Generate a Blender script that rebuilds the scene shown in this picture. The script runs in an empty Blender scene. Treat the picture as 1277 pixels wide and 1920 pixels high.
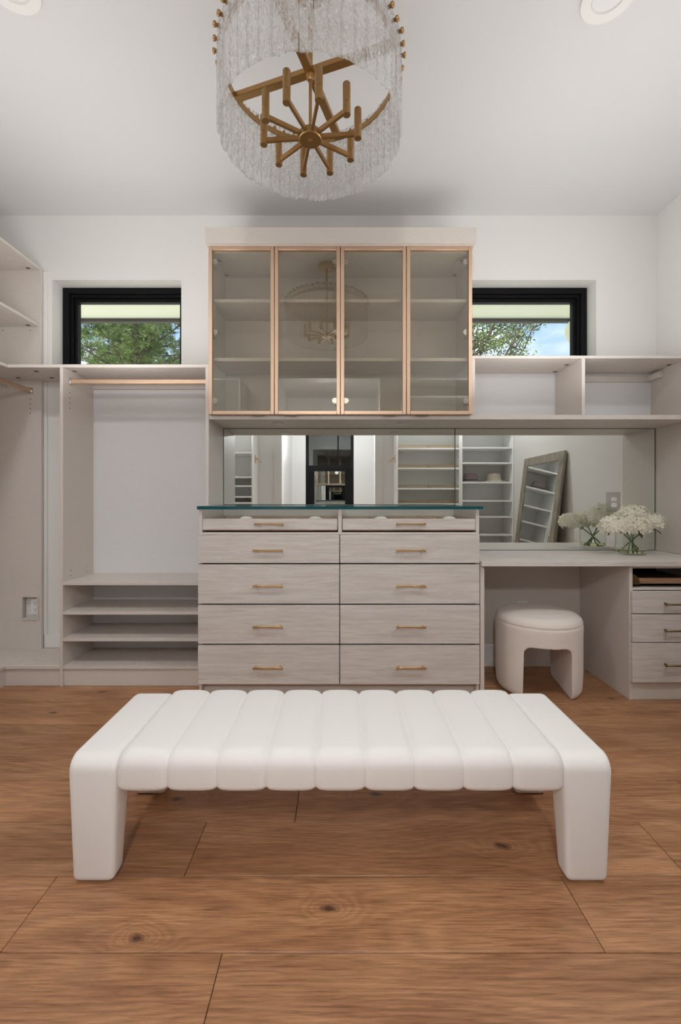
import bpy, bmesh, math, random
from mathutils import Vector, Matrix, noise as mnoise
PI = math.pi
random.seed(7)
scene = bpy.context.scene
C = scene.collection

# ------------------------------------------------------------------ camera, sky, lights, exposure
F_PX, VX, VY, CAM_Z = 840.0, 638.0, 936.0, 1.138        # focal length in pixels of a 1277-wide frame
cam_d = bpy.data.cameras.new('camera')
cam = bpy.data.objects.new('camera', cam_d); C.objects.link(cam)
cam.location = (0, 0, CAM_Z); cam.rotation_euler = (PI/2, 0, 0)
cam_d.sensor_fit = 'HORIZONTAL'; cam_d.sensor_width = 36.0
cam_d.lens = F_PX/1277*36.0
cam_d.shift_x = (638.5-VX)/1277; cam_d.shift_y = (VY-960)/1277
cam_d.clip_start = 0.02; cam_d.clip_end = 500
scene.camera = cam

scene.view_settings.view_transform = 'Standard'
scene.view_settings.look = 'None'
scene.view_settings.gamma = 1.0
scene.view_settings.use_curve_mapping = False
scene.view_settings.exposure = 0.36
scene.render.film_transparent = False
try:
    cy = scene.cycles
    cy.max_bounces = 16; cy.diffuse_bounces = 6; cy.glossy_bounces = 8
    cy.transmission_bounces = 12; cy.transparent_max_bounces = 24
    cy.sample_clamp_indirect = 4.0
    cy.caustics_reflective = True; cy.caustics_refractive = False
except Exception: pass

def N(nt, t, **kw):
    n = nt.nodes.new(t)
    for k, v in kw.items():
        if k in n.inputs: n.inputs[k].default_value = v
        else: setattr(n, k, v)
    return n
def L(nt, a, b): nt.links.new(a, b)

w = bpy.data.worlds.new('sky'); scene.world = w; w.use_nodes = True
nt = w.node_tree; nt.nodes.clear()
tc = N(nt, 'ShaderNodeTexCoord'); sep = N(nt, 'ShaderNodeSeparateXYZ'); L(nt, tc.outputs['Generated'], sep.inputs[0])
ramp = N(nt, 'ShaderNodeValToRGB'); L(nt, sep.outputs['Z'], ramp.inputs[0])
ramp.color_ramp.elements[0].position = 0.0; ramp.color_ramp.elements[0].color = (.72, .83, .93, 1)
ramp.color_ramp.elements[1].position = 0.55; ramp.color_ramp.elements[1].color = (.22, .45, .85, 1)
mp = N(nt, 'ShaderNodeMapping'); mp.inputs['Scale'].default_value = (2.2, 2.2, 6.0); mp.inputs['Location'].default_value = (0.35, 0.2, 0.75)
L(nt, tc.outputs['Generated'], mp.inputs[0])
cn = N(nt, 'ShaderNodeTexNoise', Scale=1.6, Detail=6.0, Roughness=.55); L(nt, mp.outputs[0], cn.inputs['Vector'])
cr = N(nt, 'ShaderNodeValToRGB'); L(nt, cn.outputs['Fac'], cr.inputs[0])
cr.color_ramp.elements[0].position = .44; cr.color_ramp.elements[1].position = .58
mx = N(nt, 'ShaderNodeMixRGB'); L(nt, cr.outputs[0], mx.inputs[0]); L(nt, ramp.outputs[0], mx.inputs[1]); mx.inputs[2].default_value = (.95, .95, .97, 1)
bg = N(nt, 'ShaderNodeBackground', Strength=1.05); L(nt, mx.outputs[0], bg.inputs[0])
wo = N(nt, 'ShaderNodeOutputWorld'); L(nt, bg.outputs[0], wo.inputs[0])

def lamp(name, kind, loc, energy, color=(1, 1, 1), rot=(0, 0, 0), size=.1, **kw):
    d = bpy.data.lights.new(name, kind); d.energy = energy; d.color = color
    if kind == 'AREA': d.shape = 'DISK'; d.size = size
    elif kind != 'SUN': d.shadow_soft_size = size
    for k, v in kw.items(): setattr(d, k, v)
    o = bpy.data.objects.new(name, d); C.objects.link(o); o.location = loc; o.rotation_euler = rot
    return o
lamp('sun', 'SUN', (0, 0, 10), 8, (1, .95, .86), (math.radians(48), 0, math.radians(-35)), angle=.01)
# bounced light: unseen fill lights, added, aimed up at the white ceiling
LCOL = (.985, .985, .985)
for i, (x, y, z, e) in enumerate(((-1.35, 1.1, 1.75, 2.5), (1.15, 1.1, 1.75, 2.5), (-1.25, 2.1, 1.75, 7), (1.15, 2.1, 1.75, 7), (-.15, -1.6, 1.75, 16))):
    lamp('bounce_light', 'AREA', (x, y, z), e, LCOL, (PI, 0, 0), 1.0)

lamp('hall_fill_light', 'AREA', (-.15, -.95, 2.27), 15, LCOL, (math.radians(66), 0, 0), .16)  # unseen fill light added behind the camera to brighten the front faces

# ------------------------------------------------------------------ helpers
def px(x, y, Y):
    "world point seen at photograph pixel (x, y) at distance Y"
    return Vector(((x-VX)*Y/F_PX, Y, CAM_Z-(y-VY)*Y/F_PX))
def new(): return bmesh.new()
def bx(bm, x0, x1, y0, y1, z0, z1, bev=.0012):
    x0, x1 = sorted((x0, x1)); y0, y1 = sorted((y0, y1)); z0, z1 = sorted((z0, z1))
    m = Matrix.Translation(((x0+x1)/2, (y0+y1)/2, (z0+z1)/2)) @ Matrix.Diagonal((x1-x0, y1-y0, z1-z0, 1))
    r = bmesh.ops.create_cube(bm, size=1, matrix=m)
    if bev:
        es = list({e for v in r['verts'] for e in v.link_edges})
        bmesh.ops.bevel(bm, geom=es, offset=min(bev, .3*min(x1-x0, y1-y0, z1-z0)), segments=1, affect='EDGES')
    return bm
def box(*a, **k): return bx(new(), *a, **k)
def tube(bm, pts, rad, n=12, caps=True):
    pts = [Vector(p) for p in pts]; rings = []
    if not hasattr(rad, '__len__'): rad = [rad]*len(pts)
    up = None
    for i, p in enumerate(pts):
        d = (pts[min(i+1, len(pts)-1)]-pts[max(i-1, 0)]).normalized()
        if up is None: up = Vector((0, 0, 1)) if abs(d.z) < .9 else Vector((1, 0, 0))
        s = d.cross(up).normalized(); up = s.cross(d).normalized()
        rings.append([bm.verts.new(p+(s*math.cos(2*PI*k/n)+up*math.sin(2*PI*k/n))*rad[i]) for k in range(n)])
    for a, b in zip(rings, rings[1:]):
        for k in range(n):
            f = bm.faces.new((a[k], a[(k+1) % n], b[(k+1) % n], b[k])); f.smooth = n > 5
    if caps:
        bm.faces.new(rings[0][::-1]); bm.faces.new(rings[-1])
    return bm
def lathe(bm, prof, c=(0, 0, 0), n=32, sx=1, sy=1):
    c = Vector(c); rings = []
    for r, z in prof:
        if r < 1e-6: rings.append([bm.verts.new(c+Vector((0, 0, z)))])
        else: rings.append([bm.verts.new(c+Vector((r*sx*math.cos(2*PI*k/n), r*sy*math.sin(2*PI*k/n), z))) for k in range(n)])
    for a, b in zip(rings, rings[1:]):
        for k in range(n):
            k2 = (k+1) % n
            vs = [a[k % len(a)], a[k2 % len(a)], b[k2 % len(b)], b[k % len(b)]]
            u = []
            for v in vs:
                if v not in u: u.append(v)
            if len(u) > 2: bm.faces.new(u).smooth = True
    return bm
def obar(bm, a, b, wd, ht, bev=.0015):
    "flat rectangular bar from a to b"
    a, b = Vector(a), Vector(b); d = (b-a); ln = d.length
    q = d.to_track_quat('X', 'Z').to_matrix().to_4x4()
    r = bmesh.ops.create_cube(bm, size=1, matrix=Matrix.Translation((a+b)/2) @ q @ Matrix.Diagonal((ln, wd, ht, 1)))
    if bev:
        es = list({e for v in r['verts'] for e in v.link_edges})
        bmesh.ops.bevel(bm, geom=es, offset=bev, segments=2, affect='EDGES')
    return bm
def root_loc(o):
    while o.parent: o = o.parent
    return o.location
def part(name, bm, mat, parent=None, label=None, smooth=False):
    bmesh.ops.recalc_face_normals(bm, faces=bm.faces)
    if parent: bm.transform(Matrix.Translation(-root_loc(parent)))
    me = bpy.data.meshes.new(name); bm.to_mesh(me); bm.free()
    if smooth:
        for p in me.polygons: p.use_smooth = True
    if hasattr(me, 'set_sharp_from_angle'): me.set_sharp_from_angle(angle=math.radians(40))
    me.materials.append(mat)
    o = bpy.data.objects.new(name, me); C.objects.link(o)
    if parent: o.parent = parent
    if label: o['label'] = label
    return o
def thing(name, label, cat, loc=(0, 0, 0), group=None):
    o = bpy.data.objects.new(name, None); C.objects.link(o); o.location = loc
    o.empty_display_size = .05
    o['label'] = label; o['category'] = cat
    if group: o['group'] = group
    return o
def tag(o, label, cat, group=None):
    o['label'] = label; o['category'] = cat
    if group: o['group'] = group
    return o
def struct(name, bm, mat, parent=None, label=None):
    o = part(name, bm, mat, parent, label)
    if not parent: o['kind'] = 'structure'
    return o
def roundpoly(pts, radii, seg=6):
    out = []; n = len(pts)
    for i in range(n):
        p = Vector(pts[i]); a = Vector(pts[i-1]); b = Vector(pts[(i+1) % n]); r = radii[i]
        da = (a-p).normalized(); db = (b-p).normalized()
        if r <= 0: out.append(p); continue
        ang = math.acos(max(-1, min(1, da.dot(db)))); t = r/math.tan(ang/2)
        c = p+(da+db).normalized()*(r/math.sin(ang/2))
        v0 = p+da*t-c; v1 = p+db*t-c
        tot = PI-ang; s = 1 if v0.x*v1.y-v0.y*v1.x > 0 else -1
        for k in range(seg+1):
            th = s*tot*k/seg
            out.append(c+Vector((v0.x*math.cos(th)-v0.y*math.sin(th), v0.x*math.sin(th)+v0.y*math.cos(th))))
    return out
def inset_poly(pts, d, amp=None):
    "outline pts must run clockwise or counter-clockwise; positive d shrinks"
    n = len(pts)
    area = sum(pts[i].x*pts[(i+1) % n].y-pts[(i+1) % n].x*pts[i].y for i in range(n))
    s = 1 if area > 0 else -1; out = []
    for i in range(n):
        e0 = (pts[i]-pts[i-1]); e1 = (pts[(i+1) % n]-pts[i])
        e0 = e0.normalized() if e0.length > 1e-9 else e1.normalized()
        e1 = e1.normalized() if e1.length > 1e-9 else e0
        t = (e0+e1).normalized(); k = 1/max(.6, t.dot(e1))
        di = d if amp is None else d*amp(pts[i])
        out.append(pts[i]+Vector((-t.y, t.x))*s*di*k)
    return out
def loft(bm, slices, fn):
    "slices = [(u, outline)], fn(u, p) -> 3-D point"
    rings = [[bm.verts.new(fn(u, p)) for p in pl] for u, pl in slices]
    n = len(rings[0])
    for a, b in zip(rings, rings[1:]):
        for k in range(n): bm.faces.new((a[k], a[(k+1) % n], b[(k+1) % n], b[k])).smooth = True
    from mathutils.geometry import tessellate_polygon
    for r, pl in ((rings[0], slices[0][1]), (rings[-1], slices[-1][1])):
        for tri in tessellate_polygon([[Vector((p.x, p.y, 0)) for p in pl]]):
            try: bm.faces.new([r[i] for i in tri])
            except ValueError: pass
    return bm

# ------------------------------------------------------------------ materials
def mat(name, col, rough=.5, metal=0, **kw):
    m = bpy.data.materials.new(name); m.use_nodes = True
    b = m.node_tree.nodes['Principled BSDF']
    b.inputs['Base Color'].default_value = (*col, 1); b.inputs['Roughness'].default_value = rough; b.inputs['Metallic'].default_value = metal
    for k, v in kw.items(): b.inputs[k].default_value = v
    return m
def bump(m, scale, strength, dist=.001, stretch=(1, 1, 1), detail=3, coord='Object', tex='noise'):
    nt = m.node_tree; b = nt.nodes['Principled BSDF']
    tc = N(nt, 'ShaderNodeTexCoord'); mp = N(nt, 'ShaderNodeMapping'); mp.inputs['Scale'].default_value = stretch
    L(nt, tc.outputs[coord], mp.inputs[0])
    if tex == 'noise': t = N(nt, 'ShaderNodeTexNoise', Scale=scale, Detail=detail); out = t.outputs['Fac']
    else: t = N(nt, 'ShaderNodeTexVoronoi', Scale=scale); out = t.outputs['Distance']
    L(nt, mp.outputs[0], t.inputs['Vector'])
    bp = N(nt, 'ShaderNodeBump', Strength=strength, Distance=dist); L(nt, out, bp.inputs['Height']); L(nt, bp.outputs[0], b.inputs['Normal'])
    return m
def tint(m, c0, c1, scale, stretch=(1, 1, 1), lo=.35, hi=.65, detail=4):
    nt = m.node_tree; b = nt.nodes['Principled BSDF']
    tc = N(nt, 'ShaderNodeTexCoord'); oi = N(nt, 'ShaderNodeObjectInfo')
    ad = N(nt, 'ShaderNodeVectorMath', operation='ADD'); mu = N(nt, 'ShaderNodeMath', operation='MULTIPLY'); mu.inputs[1].default_value = 37.0
    L(nt, oi.outputs['Random'], mu.inputs[0]); L(nt, tc.outputs['Object'], ad.inputs[0]); L(nt, mu.outputs[0], ad.inputs[1])
    mp = N(nt, 'ShaderNodeMapping'); mp.inputs['Scale'].default_value = stretch; L(nt, ad.outputs[0], mp.inputs[0])
    t = N(nt, 'ShaderNodeTexNoise', Scale=scale, Detail=detail, Roughness=.6); L(nt, mp.outputs[0], t.inputs['Vector'])
    r = N(nt, 'ShaderNodeValToRGB'); r.color_ramp.elements[0].position = lo; r.color_ramp.elements[1].position = hi
    r.color_ramp.elements[0].color = (*c0, 1); r.color_ramp.elements[1].color = (*c1, 1)
    L(nt, t.outputs['Fac'], r.inputs[0]); L(nt, r.outputs[0], b.inputs['Base Color'])
    return m
M = {}
M['wall'] = bump(mat('wall_paint', (.80, .79, .77), .75), 220, .15, .0006)
M['ceiling'] = bump(mat('ceiling_paint', (.71, .71, .715), .85), 90, .12, .001)
M['trim'] = mat('trim_paint', (.82, .81, .79), .4)
M['hallwall'] = mat('hall_paint', (.86, .86, .86), .6)
M['linen'] = bump(tint(mat('linen_laminate', (.6, .56, .52), .45), (.62, .565, .515), (.68, .63, .58), 9, (3, 3, 60), .3, .7), 60, .12, .0005, (30, 30, 2))
M['back'] = bump(tint(mat('pale_laminate', (.7, .7, .7), .5), (.68, .68, .69), (.73, .73, .735), 9, (3, 3, 60), .3, .7), 60, .1, .0004, (30, 30, 2))
M['hole'] = mat('drilled_hole', (.12, .10, .09), .8)
M['brass'] = bump(mat('brushed_brass', (.42, .255, .105), .34, 1), 40, .06, .0004, (1, 1, 30))
M['brassh'] = mat('satin_brass', (.72, .47, .22), .3, 1)
M['rose'] = mat('champagne_aluminium', (.66, .47, .33), .42, .75)
M['bronze'] = mat('dark_bronze', (.22, .15, .08), .35, 1)
M['black'] = mat('black_frame', (.004, .004, .005), .5, **{'Specular IOR Level': .2})
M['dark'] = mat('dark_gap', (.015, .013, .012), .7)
M['white'] = mat('white_plastic', (.82, .82, .81), .35)
M['steel'] = mat('nickel', (.62, .62, .60), .3, 1)
M['mirror'] = mat('mirror_silver', (.86, .895, .86), .0, 1)
M['mirror2'] = mat('mirror_plain', (.88, .90, .90), .0, 1)
M['edge'] = mat('mirror_edge', (.03, .08, .06), .2)
M['lens'] = mat('lamp_lens', (.78, .78, .78), .5)
M['walnut'] = tint(mat('tray_wood', (.3, .18, .11), .5), (.24, .13, .07), (.40, .23, .14), 8, (1, 4, 20))
M['traywood'] = tint(mat('pale_tray_wood', (.5, .36, .26), .5), (.42, .30, .22), (.56, .42, .31), 8, (1, 4, 20))
M['velvet'] = mat('cream_velvet', (.80, .78, .70), .8)
M['greyvelvet'] = mat('tray_lining', (.62, .62, .66), .8)
M['hatg'] = mat('mauve_felt', (.33, .26, .26), .9)
M['hatc'] = mat('cream_felt', (.78, .72, .62), .9)
M['band'] = mat('hat_band', (.12, .09, .09), .7)
M['oldwood'] = tint(mat('weathered_wood', (.3, .27, .22), .55), (.20, .175, .14), (.40, .36, .29), 6, (9, 9, .8))
M['soffit'] = mat('soffit_paint', (.86, .87, .74), .8)
M['fascia'] = mat('fascia_metal', (.05, .04, .035), .6)
M['bark'] = tint(mat('bark', (.1, .07, .05), .9), (.05, .035, .028), (.16, .12, .09), 12, (1, 1, .3))
M['grass'] = tint(mat('dry_ground', (.4, .38, .28), .9), (.48, .47, .36), (.66, .63, .52), .6)
M['stucco'] = mat('stucco', (.6, .6, .55), .9)
M['stem'] = mat('flower_stem', (.10, .22, .06), .5)
M['leaf'] = mat('flower_leaf', (.03, .07, .025), .45)
def leafmat(name, c0, c1):
    m = tint(mat(name, c0, .6), c0, c1, 1.4, (1, 1, 1), .35, .65)
    b = m.node_tree.nodes['Principled BSDF']; b.inputs['Roughness'].default_value = .55
    nt = m.node_tree; out = nt.nodes['Material Output']
    tr = N(nt, 'ShaderNodeBsdfTranslucent'); tr.inputs[0].default_value = (*c1, 1)
    mx = N(nt, 'ShaderNodeMixShader'); mx.inputs[0].default_value = .25
    L(nt, b.outputs[0], mx.inputs[1]); L(nt, tr.outputs[0], mx.inputs[2]); L(nt, mx.outputs[0], out.inputs[0])
    return m
M['pine'] = leafmat('pine_needles', (.035, .08, .025), (.17, .25, .06))
M['foliage'] = leafmat('broad_leaves', (.045, .09, .03), (.19, .27, .08))
M['bench'] = bump(mat('white_boucle', (.81, .79, .765), .85), 420, .35, .0012, detail=2)
M['bench'].node_tree.nodes['Principled BSDF'].inputs['Sheen Weight'].default_value = .25
M['stool'] = bump(mat('cream_boucle', (.80, .725, .66), .9), 260, .7, .003, detail=3)
M['stool'].node_tree.nodes['Principled BSDF'].inputs['Sheen Weight'].default_value = .2
M['petal'] = mat('petal', (.93, .90, .82), .6)
_nt = M['petal'].node_tree; _tr = N(_nt, 'ShaderNodeBsdfTranslucent'); _tr.inputs[0].default_value = (.95, .92, .82, 1)
_mx = N(_nt, 'ShaderNodeMixShader'); _mx.inputs[0].default_value = .45
L(_nt, _nt.nodes['Principled BSDF'].outputs[0], _mx.inputs[1]); L(_nt, _tr.outputs[0], _mx.inputs[2]); L(_nt, _mx.outputs[0], _nt.nodes['Material Output'].inputs[0])
M['petalc'] = mat('flower_eye', (.45, .42, .15), .6)

def ashmat():
    m = mat('ash_woodgrain', (.6, .55, .5), .42); nt = m.node_tree; b = nt.nodes['Principled BSDF']
    tc = N(nt, 'ShaderNodeTexCoord'); oi = N(nt, 'ShaderNodeObjectInfo')
    mu = N(nt, 'ShaderNodeMath', operation='MULTIPLY'); mu.inputs[1].default_value = 53.0; L(nt, oi.outputs['Random'], mu.inputs[0])
    ad = N(nt, 'ShaderNodeVectorMath', operation='ADD'); L(nt, tc.outputs['Object'], ad.inputs[0]); L(nt, mu.outputs[0], ad.inputs[1])
    mp = N(nt, 'ShaderNodeMapping'); mp.inputs['Scale'].default_value = (1.3, 8, 20); L(nt, ad.outputs[0], mp.inputs[0])
    n1 = N(nt, 'ShaderNodeTexNoise', Scale=3.0, Detail=5.0, Roughness=.6, Distortion=.6); L(nt, mp.outputs[0], n1.inputs['Vector'])
    mp2 = N(nt, 'ShaderNodeMapping'); mp2.inputs['Scale'].default_value = (5, 40, 200); L(nt, ad.outputs[0], mp2.inputs[0])
    n2 = N(nt, 'ShaderNodeTexNoise', Scale=3.0, Detail=3.0); L(nt, mp2.outputs[0], n2.inputs['Vector'])
    r1 = N(nt, 'ShaderNodeValToRGB'); L(nt, n1.outputs['Fac'], r1.inputs[0])
    r1.color_ramp.elements[0].position = .30; r1.color_ramp.elements[0].color = (.58, .53, .485, 1)
    r1.color_ramp.elements[1].position = .62; r1.color_ramp.elements[1].color = (.71, .67, .63, 1)
    r2 = N(nt, 'ShaderNodeValToRGB'); L(nt, n2.outputs['Fac'], r2.inputs[0])
    r2.color_ramp.elements[0].position = .3; r2.color_ramp.elements[0].color = (.88, .87, .86, 1)
    r2.color_ramp.elements[1].position = .6; r2.color_ramp.elements[1].color = (1, 1, 1, 1)
    mm = N(nt, 'ShaderNodeMixRGB', blend_type='MULTIPLY'); mm.inputs[0].default_value = 1; L(nt, r1.outputs[0], mm.inputs[1]); L(nt, r2.outputs[0], mm.inputs[2])
    L(nt, mm.outputs[0], b.inputs['Base Color'])
    bp = N(nt, 'ShaderNodeBump', Strength=.15, Distance=.0006); L(nt, n2.outputs['Fac'], bp.inputs['Height']); L(nt, bp.outputs[0], b.inputs['Normal'])
    return m
M['ash'] = ashmat()

def oakmat():
    m = mat('oak_plank', (.4, .22, .11), .42); nt = m.node_tree; b = nt.nodes['Principled BSDF']
    tc = N(nt, 'ShaderNodeTexCoord'); oi = N(nt, 'ShaderNodeObjectInfo')
    mu = N(nt, 'ShaderNodeMath', operation='MULTIPLY'); mu.inputs[1].default_value = 91.0; L(nt, oi.outputs['Random'], mu.inputs[0])
    ad = N(nt, 'ShaderNodeVectorMath', operation='ADD'); L(nt, tc.outputs['Object'], ad.inputs[0]); L(nt, mu.outputs[0], ad.inputs[1])
    # knots: sparse stretched cells whose distance bends the grain
    mk = N(nt, 'ShaderNodeMapping'); mk.inputs['Scale'].default_value = (1.5, 3.0, 1); L(nt, ad.outputs[0], mk.inputs[0])
    vo = N(nt, 'ShaderNodeTexVoronoi', Scale=1.4); vo.voronoi_dimensions = '2D'; 
    kz = N(nt, 'ShaderNodeTexNoise', Scale=9.0, Detail=3.0); L(nt, ad.outputs[0], kz.inputs['Vector'])
    kv = N(nt, 'ShaderNodeVectorMath', operation='MULTIPLY_ADD'); L(nt, kz.outputs['Color'], kv.inputs[0]); kv.inputs[1].default_value = (.16, .16, 0); L(nt, mk.outputs[0], kv.inputs[2])
    L(nt, kv.outputs[0], vo.inputs['Vector'])
    sc = N(nt, 'ShaderNodeSeparateColor'); L(nt, vo.outputs['Color'], sc.inputs[0])
    gt = N(nt, 'ShaderNodeMath', operation='GREATER_THAN'); gt.inputs[1].default_value = .62; L(nt, sc.outputs[0], gt.inputs[0])
    kr = N(nt, 'ShaderNodeMapRange'); kr.inputs['From Min'].default_value = 0; kr.inputs['From Max'].default_value = .38
    kr.inputs['To Min'].default_value = 1; kr.inputs['To Max'].default_value = 0; L(nt, vo.outputs['Distance'], kr.inputs['Value'])
    kp = N(nt, 'ShaderNodeMath', operation='POWER'); kp.inputs[1].default_value = 2.2; L(nt, kr.outputs[0], kp.inputs[0]); kg = N(nt, 'ShaderNodeMath', operation='MULTIPLY'); L(nt, kp.outputs[0], kg.inputs[0]); L(nt, gt.outputs[0], kg.inputs[1])
    # warp field
    mw = N(nt, 'ShaderNodeMapping'); mw.inputs['Scale'].default_value = (.55, 2.6, 1); L(nt, ad.outputs[0], mw.inputs[0])
    nw = N(nt, 'ShaderNodeTexNoise', Scale=1.7, Detail=1.0, Roughness=.35)
    ys = N(nt, 'ShaderNodeMath', operation='MULTIPLY'); ys.inputs[1].default_value = .28; L(nt, mw.outputs[0], nw.inputs['Vector'])
    # cathedral lines: y + warp + knot -> sine
    sp = N(nt, 'ShaderNodeSeparateXYZ'); L(nt, ad.outputs[0], sp.inputs[0])
    a1 = N(nt, 'ShaderNodeMath', operation='MULTIPLY_ADD'); L(nt, nw.outputs['Fac'], a1.inputs[0]); a1.inputs[1].default_value = .16; L(nt, sp.outputs['Y'], ys.inputs[0]); L(nt, ys.outputs[0], a1.inputs[2])
    a2 = N(nt, 'ShaderNodeMath', operation='MULTIPLY_ADD'); L(nt, kg.outputs[0], a2.inputs[0]); a2.inputs[1].default_value = .045; L(nt, a1.outputs[0], a2.inputs[2])
    mf = N(nt, 'ShaderNodeMapping'); mf.inputs['Scale'].default_value = (4, 85, 1); L(nt, ad.outputs[0], mf.inputs[0])
    nf = N(nt, 'ShaderNodeTexNoise', Scale=2.2, Detail=5.0, Roughness=.65); L(nt, mf.outputs[0], nf.inputs['Vector'])
    a3 = N(nt, 'ShaderNodeMath', operation='MULTIPLY_ADD'); L(nt, nf.outputs['Fac'], a3.inputs[0]); a3.inputs[1].default_value = .006; L(nt, a2.outputs[0], a3.inputs[2])
    si = N(nt, 'ShaderNodeMath', operation='MULTIPLY'); si.inputs[1].default_value = 820; L(nt, a3.outputs[0], si.inputs[0])
    sn = N(nt, 'ShaderNodeMath', operation='SINE'); L(nt, si.outputs[0], sn.inputs[0])
    sr = N(nt, 'ShaderNodeMapRange'); sr.inputs['From Min'].default_value = -1; sr.inputs['From Max'].default_value = 1
    sr.inputs['To Min'].default_value = .88; sr.inputs['To Max'].default_value = 1.04; L(nt, sn.outputs[0], sr.inputs['Value'])
    # broad tone
    mb = N(nt, 'ShaderNodeMapping'); mb.inputs['Scale'].default_value = (1.3, 8, 1); L(nt, ad.outputs[0], mb.inputs[0])
    nb = N(nt, 'ShaderNodeTexNoise', Scale=2.0, Detail=4.0, Roughness=.6); L(nt, mb.outputs[0], nb.inputs['Vector'])
    rb = N(nt, 'ShaderNodeValToRGB'); L(nt, nb.outputs['Fac'], rb.inputs[0])
    rb.color_ramp.elements[0].position = .28; rb.color_ramp.elements[0].color = (.310, .142, .064, 1)
    rb.color_ramp.elements[1].position = .68; rb.color_ramp.elements[1].color = (.490, .258, .128, 1)
    # fine pores
    rf = N(nt, 'ShaderNodeValToRGB'); L(nt, nf.outputs['Fac'], rf.inputs[0])
    rf.color_ramp.elements[0].position = .34; rf.color_ramp.elements[0].color = (.66, .61, .56, 1)
    rf.color_ramp.elements[1].position = .58; rf.color_ramp.elements[1].color = (1.05, 1.05, 1.05, 1)
    m1 = N(nt, 'ShaderNodeMixRGB', blend_type='MULTIPLY'); m1.inputs[0].default_value = 1; L(nt, rb.outputs[0], m1.inputs[1]); L(nt, rf.outputs[0], m1.inputs[2])
    m2 = N(nt, 'ShaderNodeMixRGB', blend_type='MULTIPLY'); m2.inputs[0].default_value = 1; L(nt, m1.outputs[0], m2.inputs[1]); L(nt, sr.outputs[0], m2.inputs[2])
    # dark knot hearts, only in some cells
    kh = N(nt, 'ShaderNodeMapRange'); kh.inputs['From Min'].default_value = .015; kh.inputs['From Max'].default_value = .075
    kh.inputs['To Min'].default_value = 1; kh.inputs['To Max'].default_value = 0; L(nt, vo.outputs['Distance'], kh.inputs['Value'])
    km = N(nt, 'ShaderNodeMath', operation='MULTIPLY'); L(nt, kh.outputs[0], km.inputs[0]); L(nt, gt.outputs[0], km.inputs[1])
    kn = N(nt, 'ShaderNodeMath', operation='MULTIPLY_ADD', use_clamp=True); L(nt, km.outputs[0], kn.inputs[0]); L(nt, nf.outputs['Fac'], kn.inputs[1]); kn.inputs[2].default_value = 0; km2 = N(nt, 'ShaderNodeMath', operation='MULTIPLY', use_clamp=True); L(nt, kn.outputs[0], km2.inputs[0]); km2.inputs[1].default_value = 1.9
    m3 = N(nt, 'ShaderNodeMixRGB'); L(nt, km2.outputs[0], m3.inputs[0]); L(nt, m2.outputs[0], m3.inputs[1]); m3.inputs[2].default_value = (.07, .03, .015, 1)
    # plank-to-plank tone
    hv = N(nt, 'ShaderNodeHueSaturation')
    vr = N(nt, 'ShaderNodeMapRange'); vr.inputs['To Min'].default_value = .88; vr.inputs['To Max'].default_value = 1.14; L(nt, oi.outputs['Random'], vr.inputs['Value'])
    L(nt, vr.outputs[0], hv.inputs['Value']); L(nt, m3.outputs[0], hv.inputs['Color']); L(nt, hv.outputs[0], b.inputs['Base Color'])
    bp = N(nt, 'ShaderNodeBump', Strength=.22, Distance=.0008); L(nt, nf.outputs['Fac'], bp.inputs['Height']); L(nt, bp.outputs[0], b.inputs['Normal'])
    return m
M['oak'] = oakmat()

def panemat(name, tintc, f0, rough=0.0):
    m = bpy.data.materials.new(name); m.use_nodes = True; nt = m.node_tree; nt.nodes.clear()
    t = N(nt, 'ShaderNodeBsdfTransparent'); t.inputs[0].default_value = (*tintc, 1)
    g = N(nt, 'ShaderNodeBsdfGlossy', Roughness=rough); g.inputs[0].default_value = (.95, .97, .95, 1)
    ge = N(nt, 'ShaderNodeNewGeometry'); dt = N(nt, 'ShaderNodeVectorMath', operation='DOT_PRODUCT')
    L(nt, ge.outputs['Normal'], dt.inputs[0]); L(nt, ge.outputs['Incoming'], dt.inputs[1])
    ab = N(nt, 'ShaderNodeMath', operation='ABSOLUTE'); L(nt, dt.outputs['Value'], ab.inputs[0])
    iv = N(nt, 'ShaderNodeMath', operation='SUBTRACT'); iv.inputs[0].default_value = 1; L(nt, ab.outputs[0], iv.inputs[1])
    pw = N(nt, 'ShaderNodeMath', operation='POWER'); pw.inputs[1].default_value = 5; L(nt, iv.outputs[0], pw.inputs[0])
    f = N(nt, 'ShaderNodeMath', operation='MULTIPLY_ADD'); L(nt, pw.outputs[0], f.inputs[0]); f.inputs[1].default_value = 1-f0; f.inputs[2].default_value = f0
    mx = N(nt, 'ShaderNodeMixShader'); L(nt, f.outputs[0], mx.inputs[0])
    L(nt, t.outputs[0], mx.inputs[1]); L(nt, g.outputs[0], mx.inputs[2])
    o = N(nt, 'ShaderNodeOutputMaterial'); L(nt, mx.outputs[0], o.inputs[0]); return m
M['doorglass'] = panemat('grey_door_glass', (.86, .845, .80), .10)
M['winglass'] = panemat('window_glass', (.96, .98, .97), .02)
M['blackglass'] = panemat('dark_door_glass', (.35, .36, .37), .08)
M['mirrorglass'] = panemat('reflective_door_glass', (.35, .36, .37), .6)
M['topglass'] = panemat('glass_top', (.92, .96, .95), .04)
M['teal'] = mat('glass_edge_teal', (.010, .085, .098), .12)
M['vase'] = panemat('vase_glass', (.975, .985, .975), .04)
M['water'] = mat('water', (.86, .86, .55), .0, **{'Transmission Weight': 1.0, 'IOR': 1.33})
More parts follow.
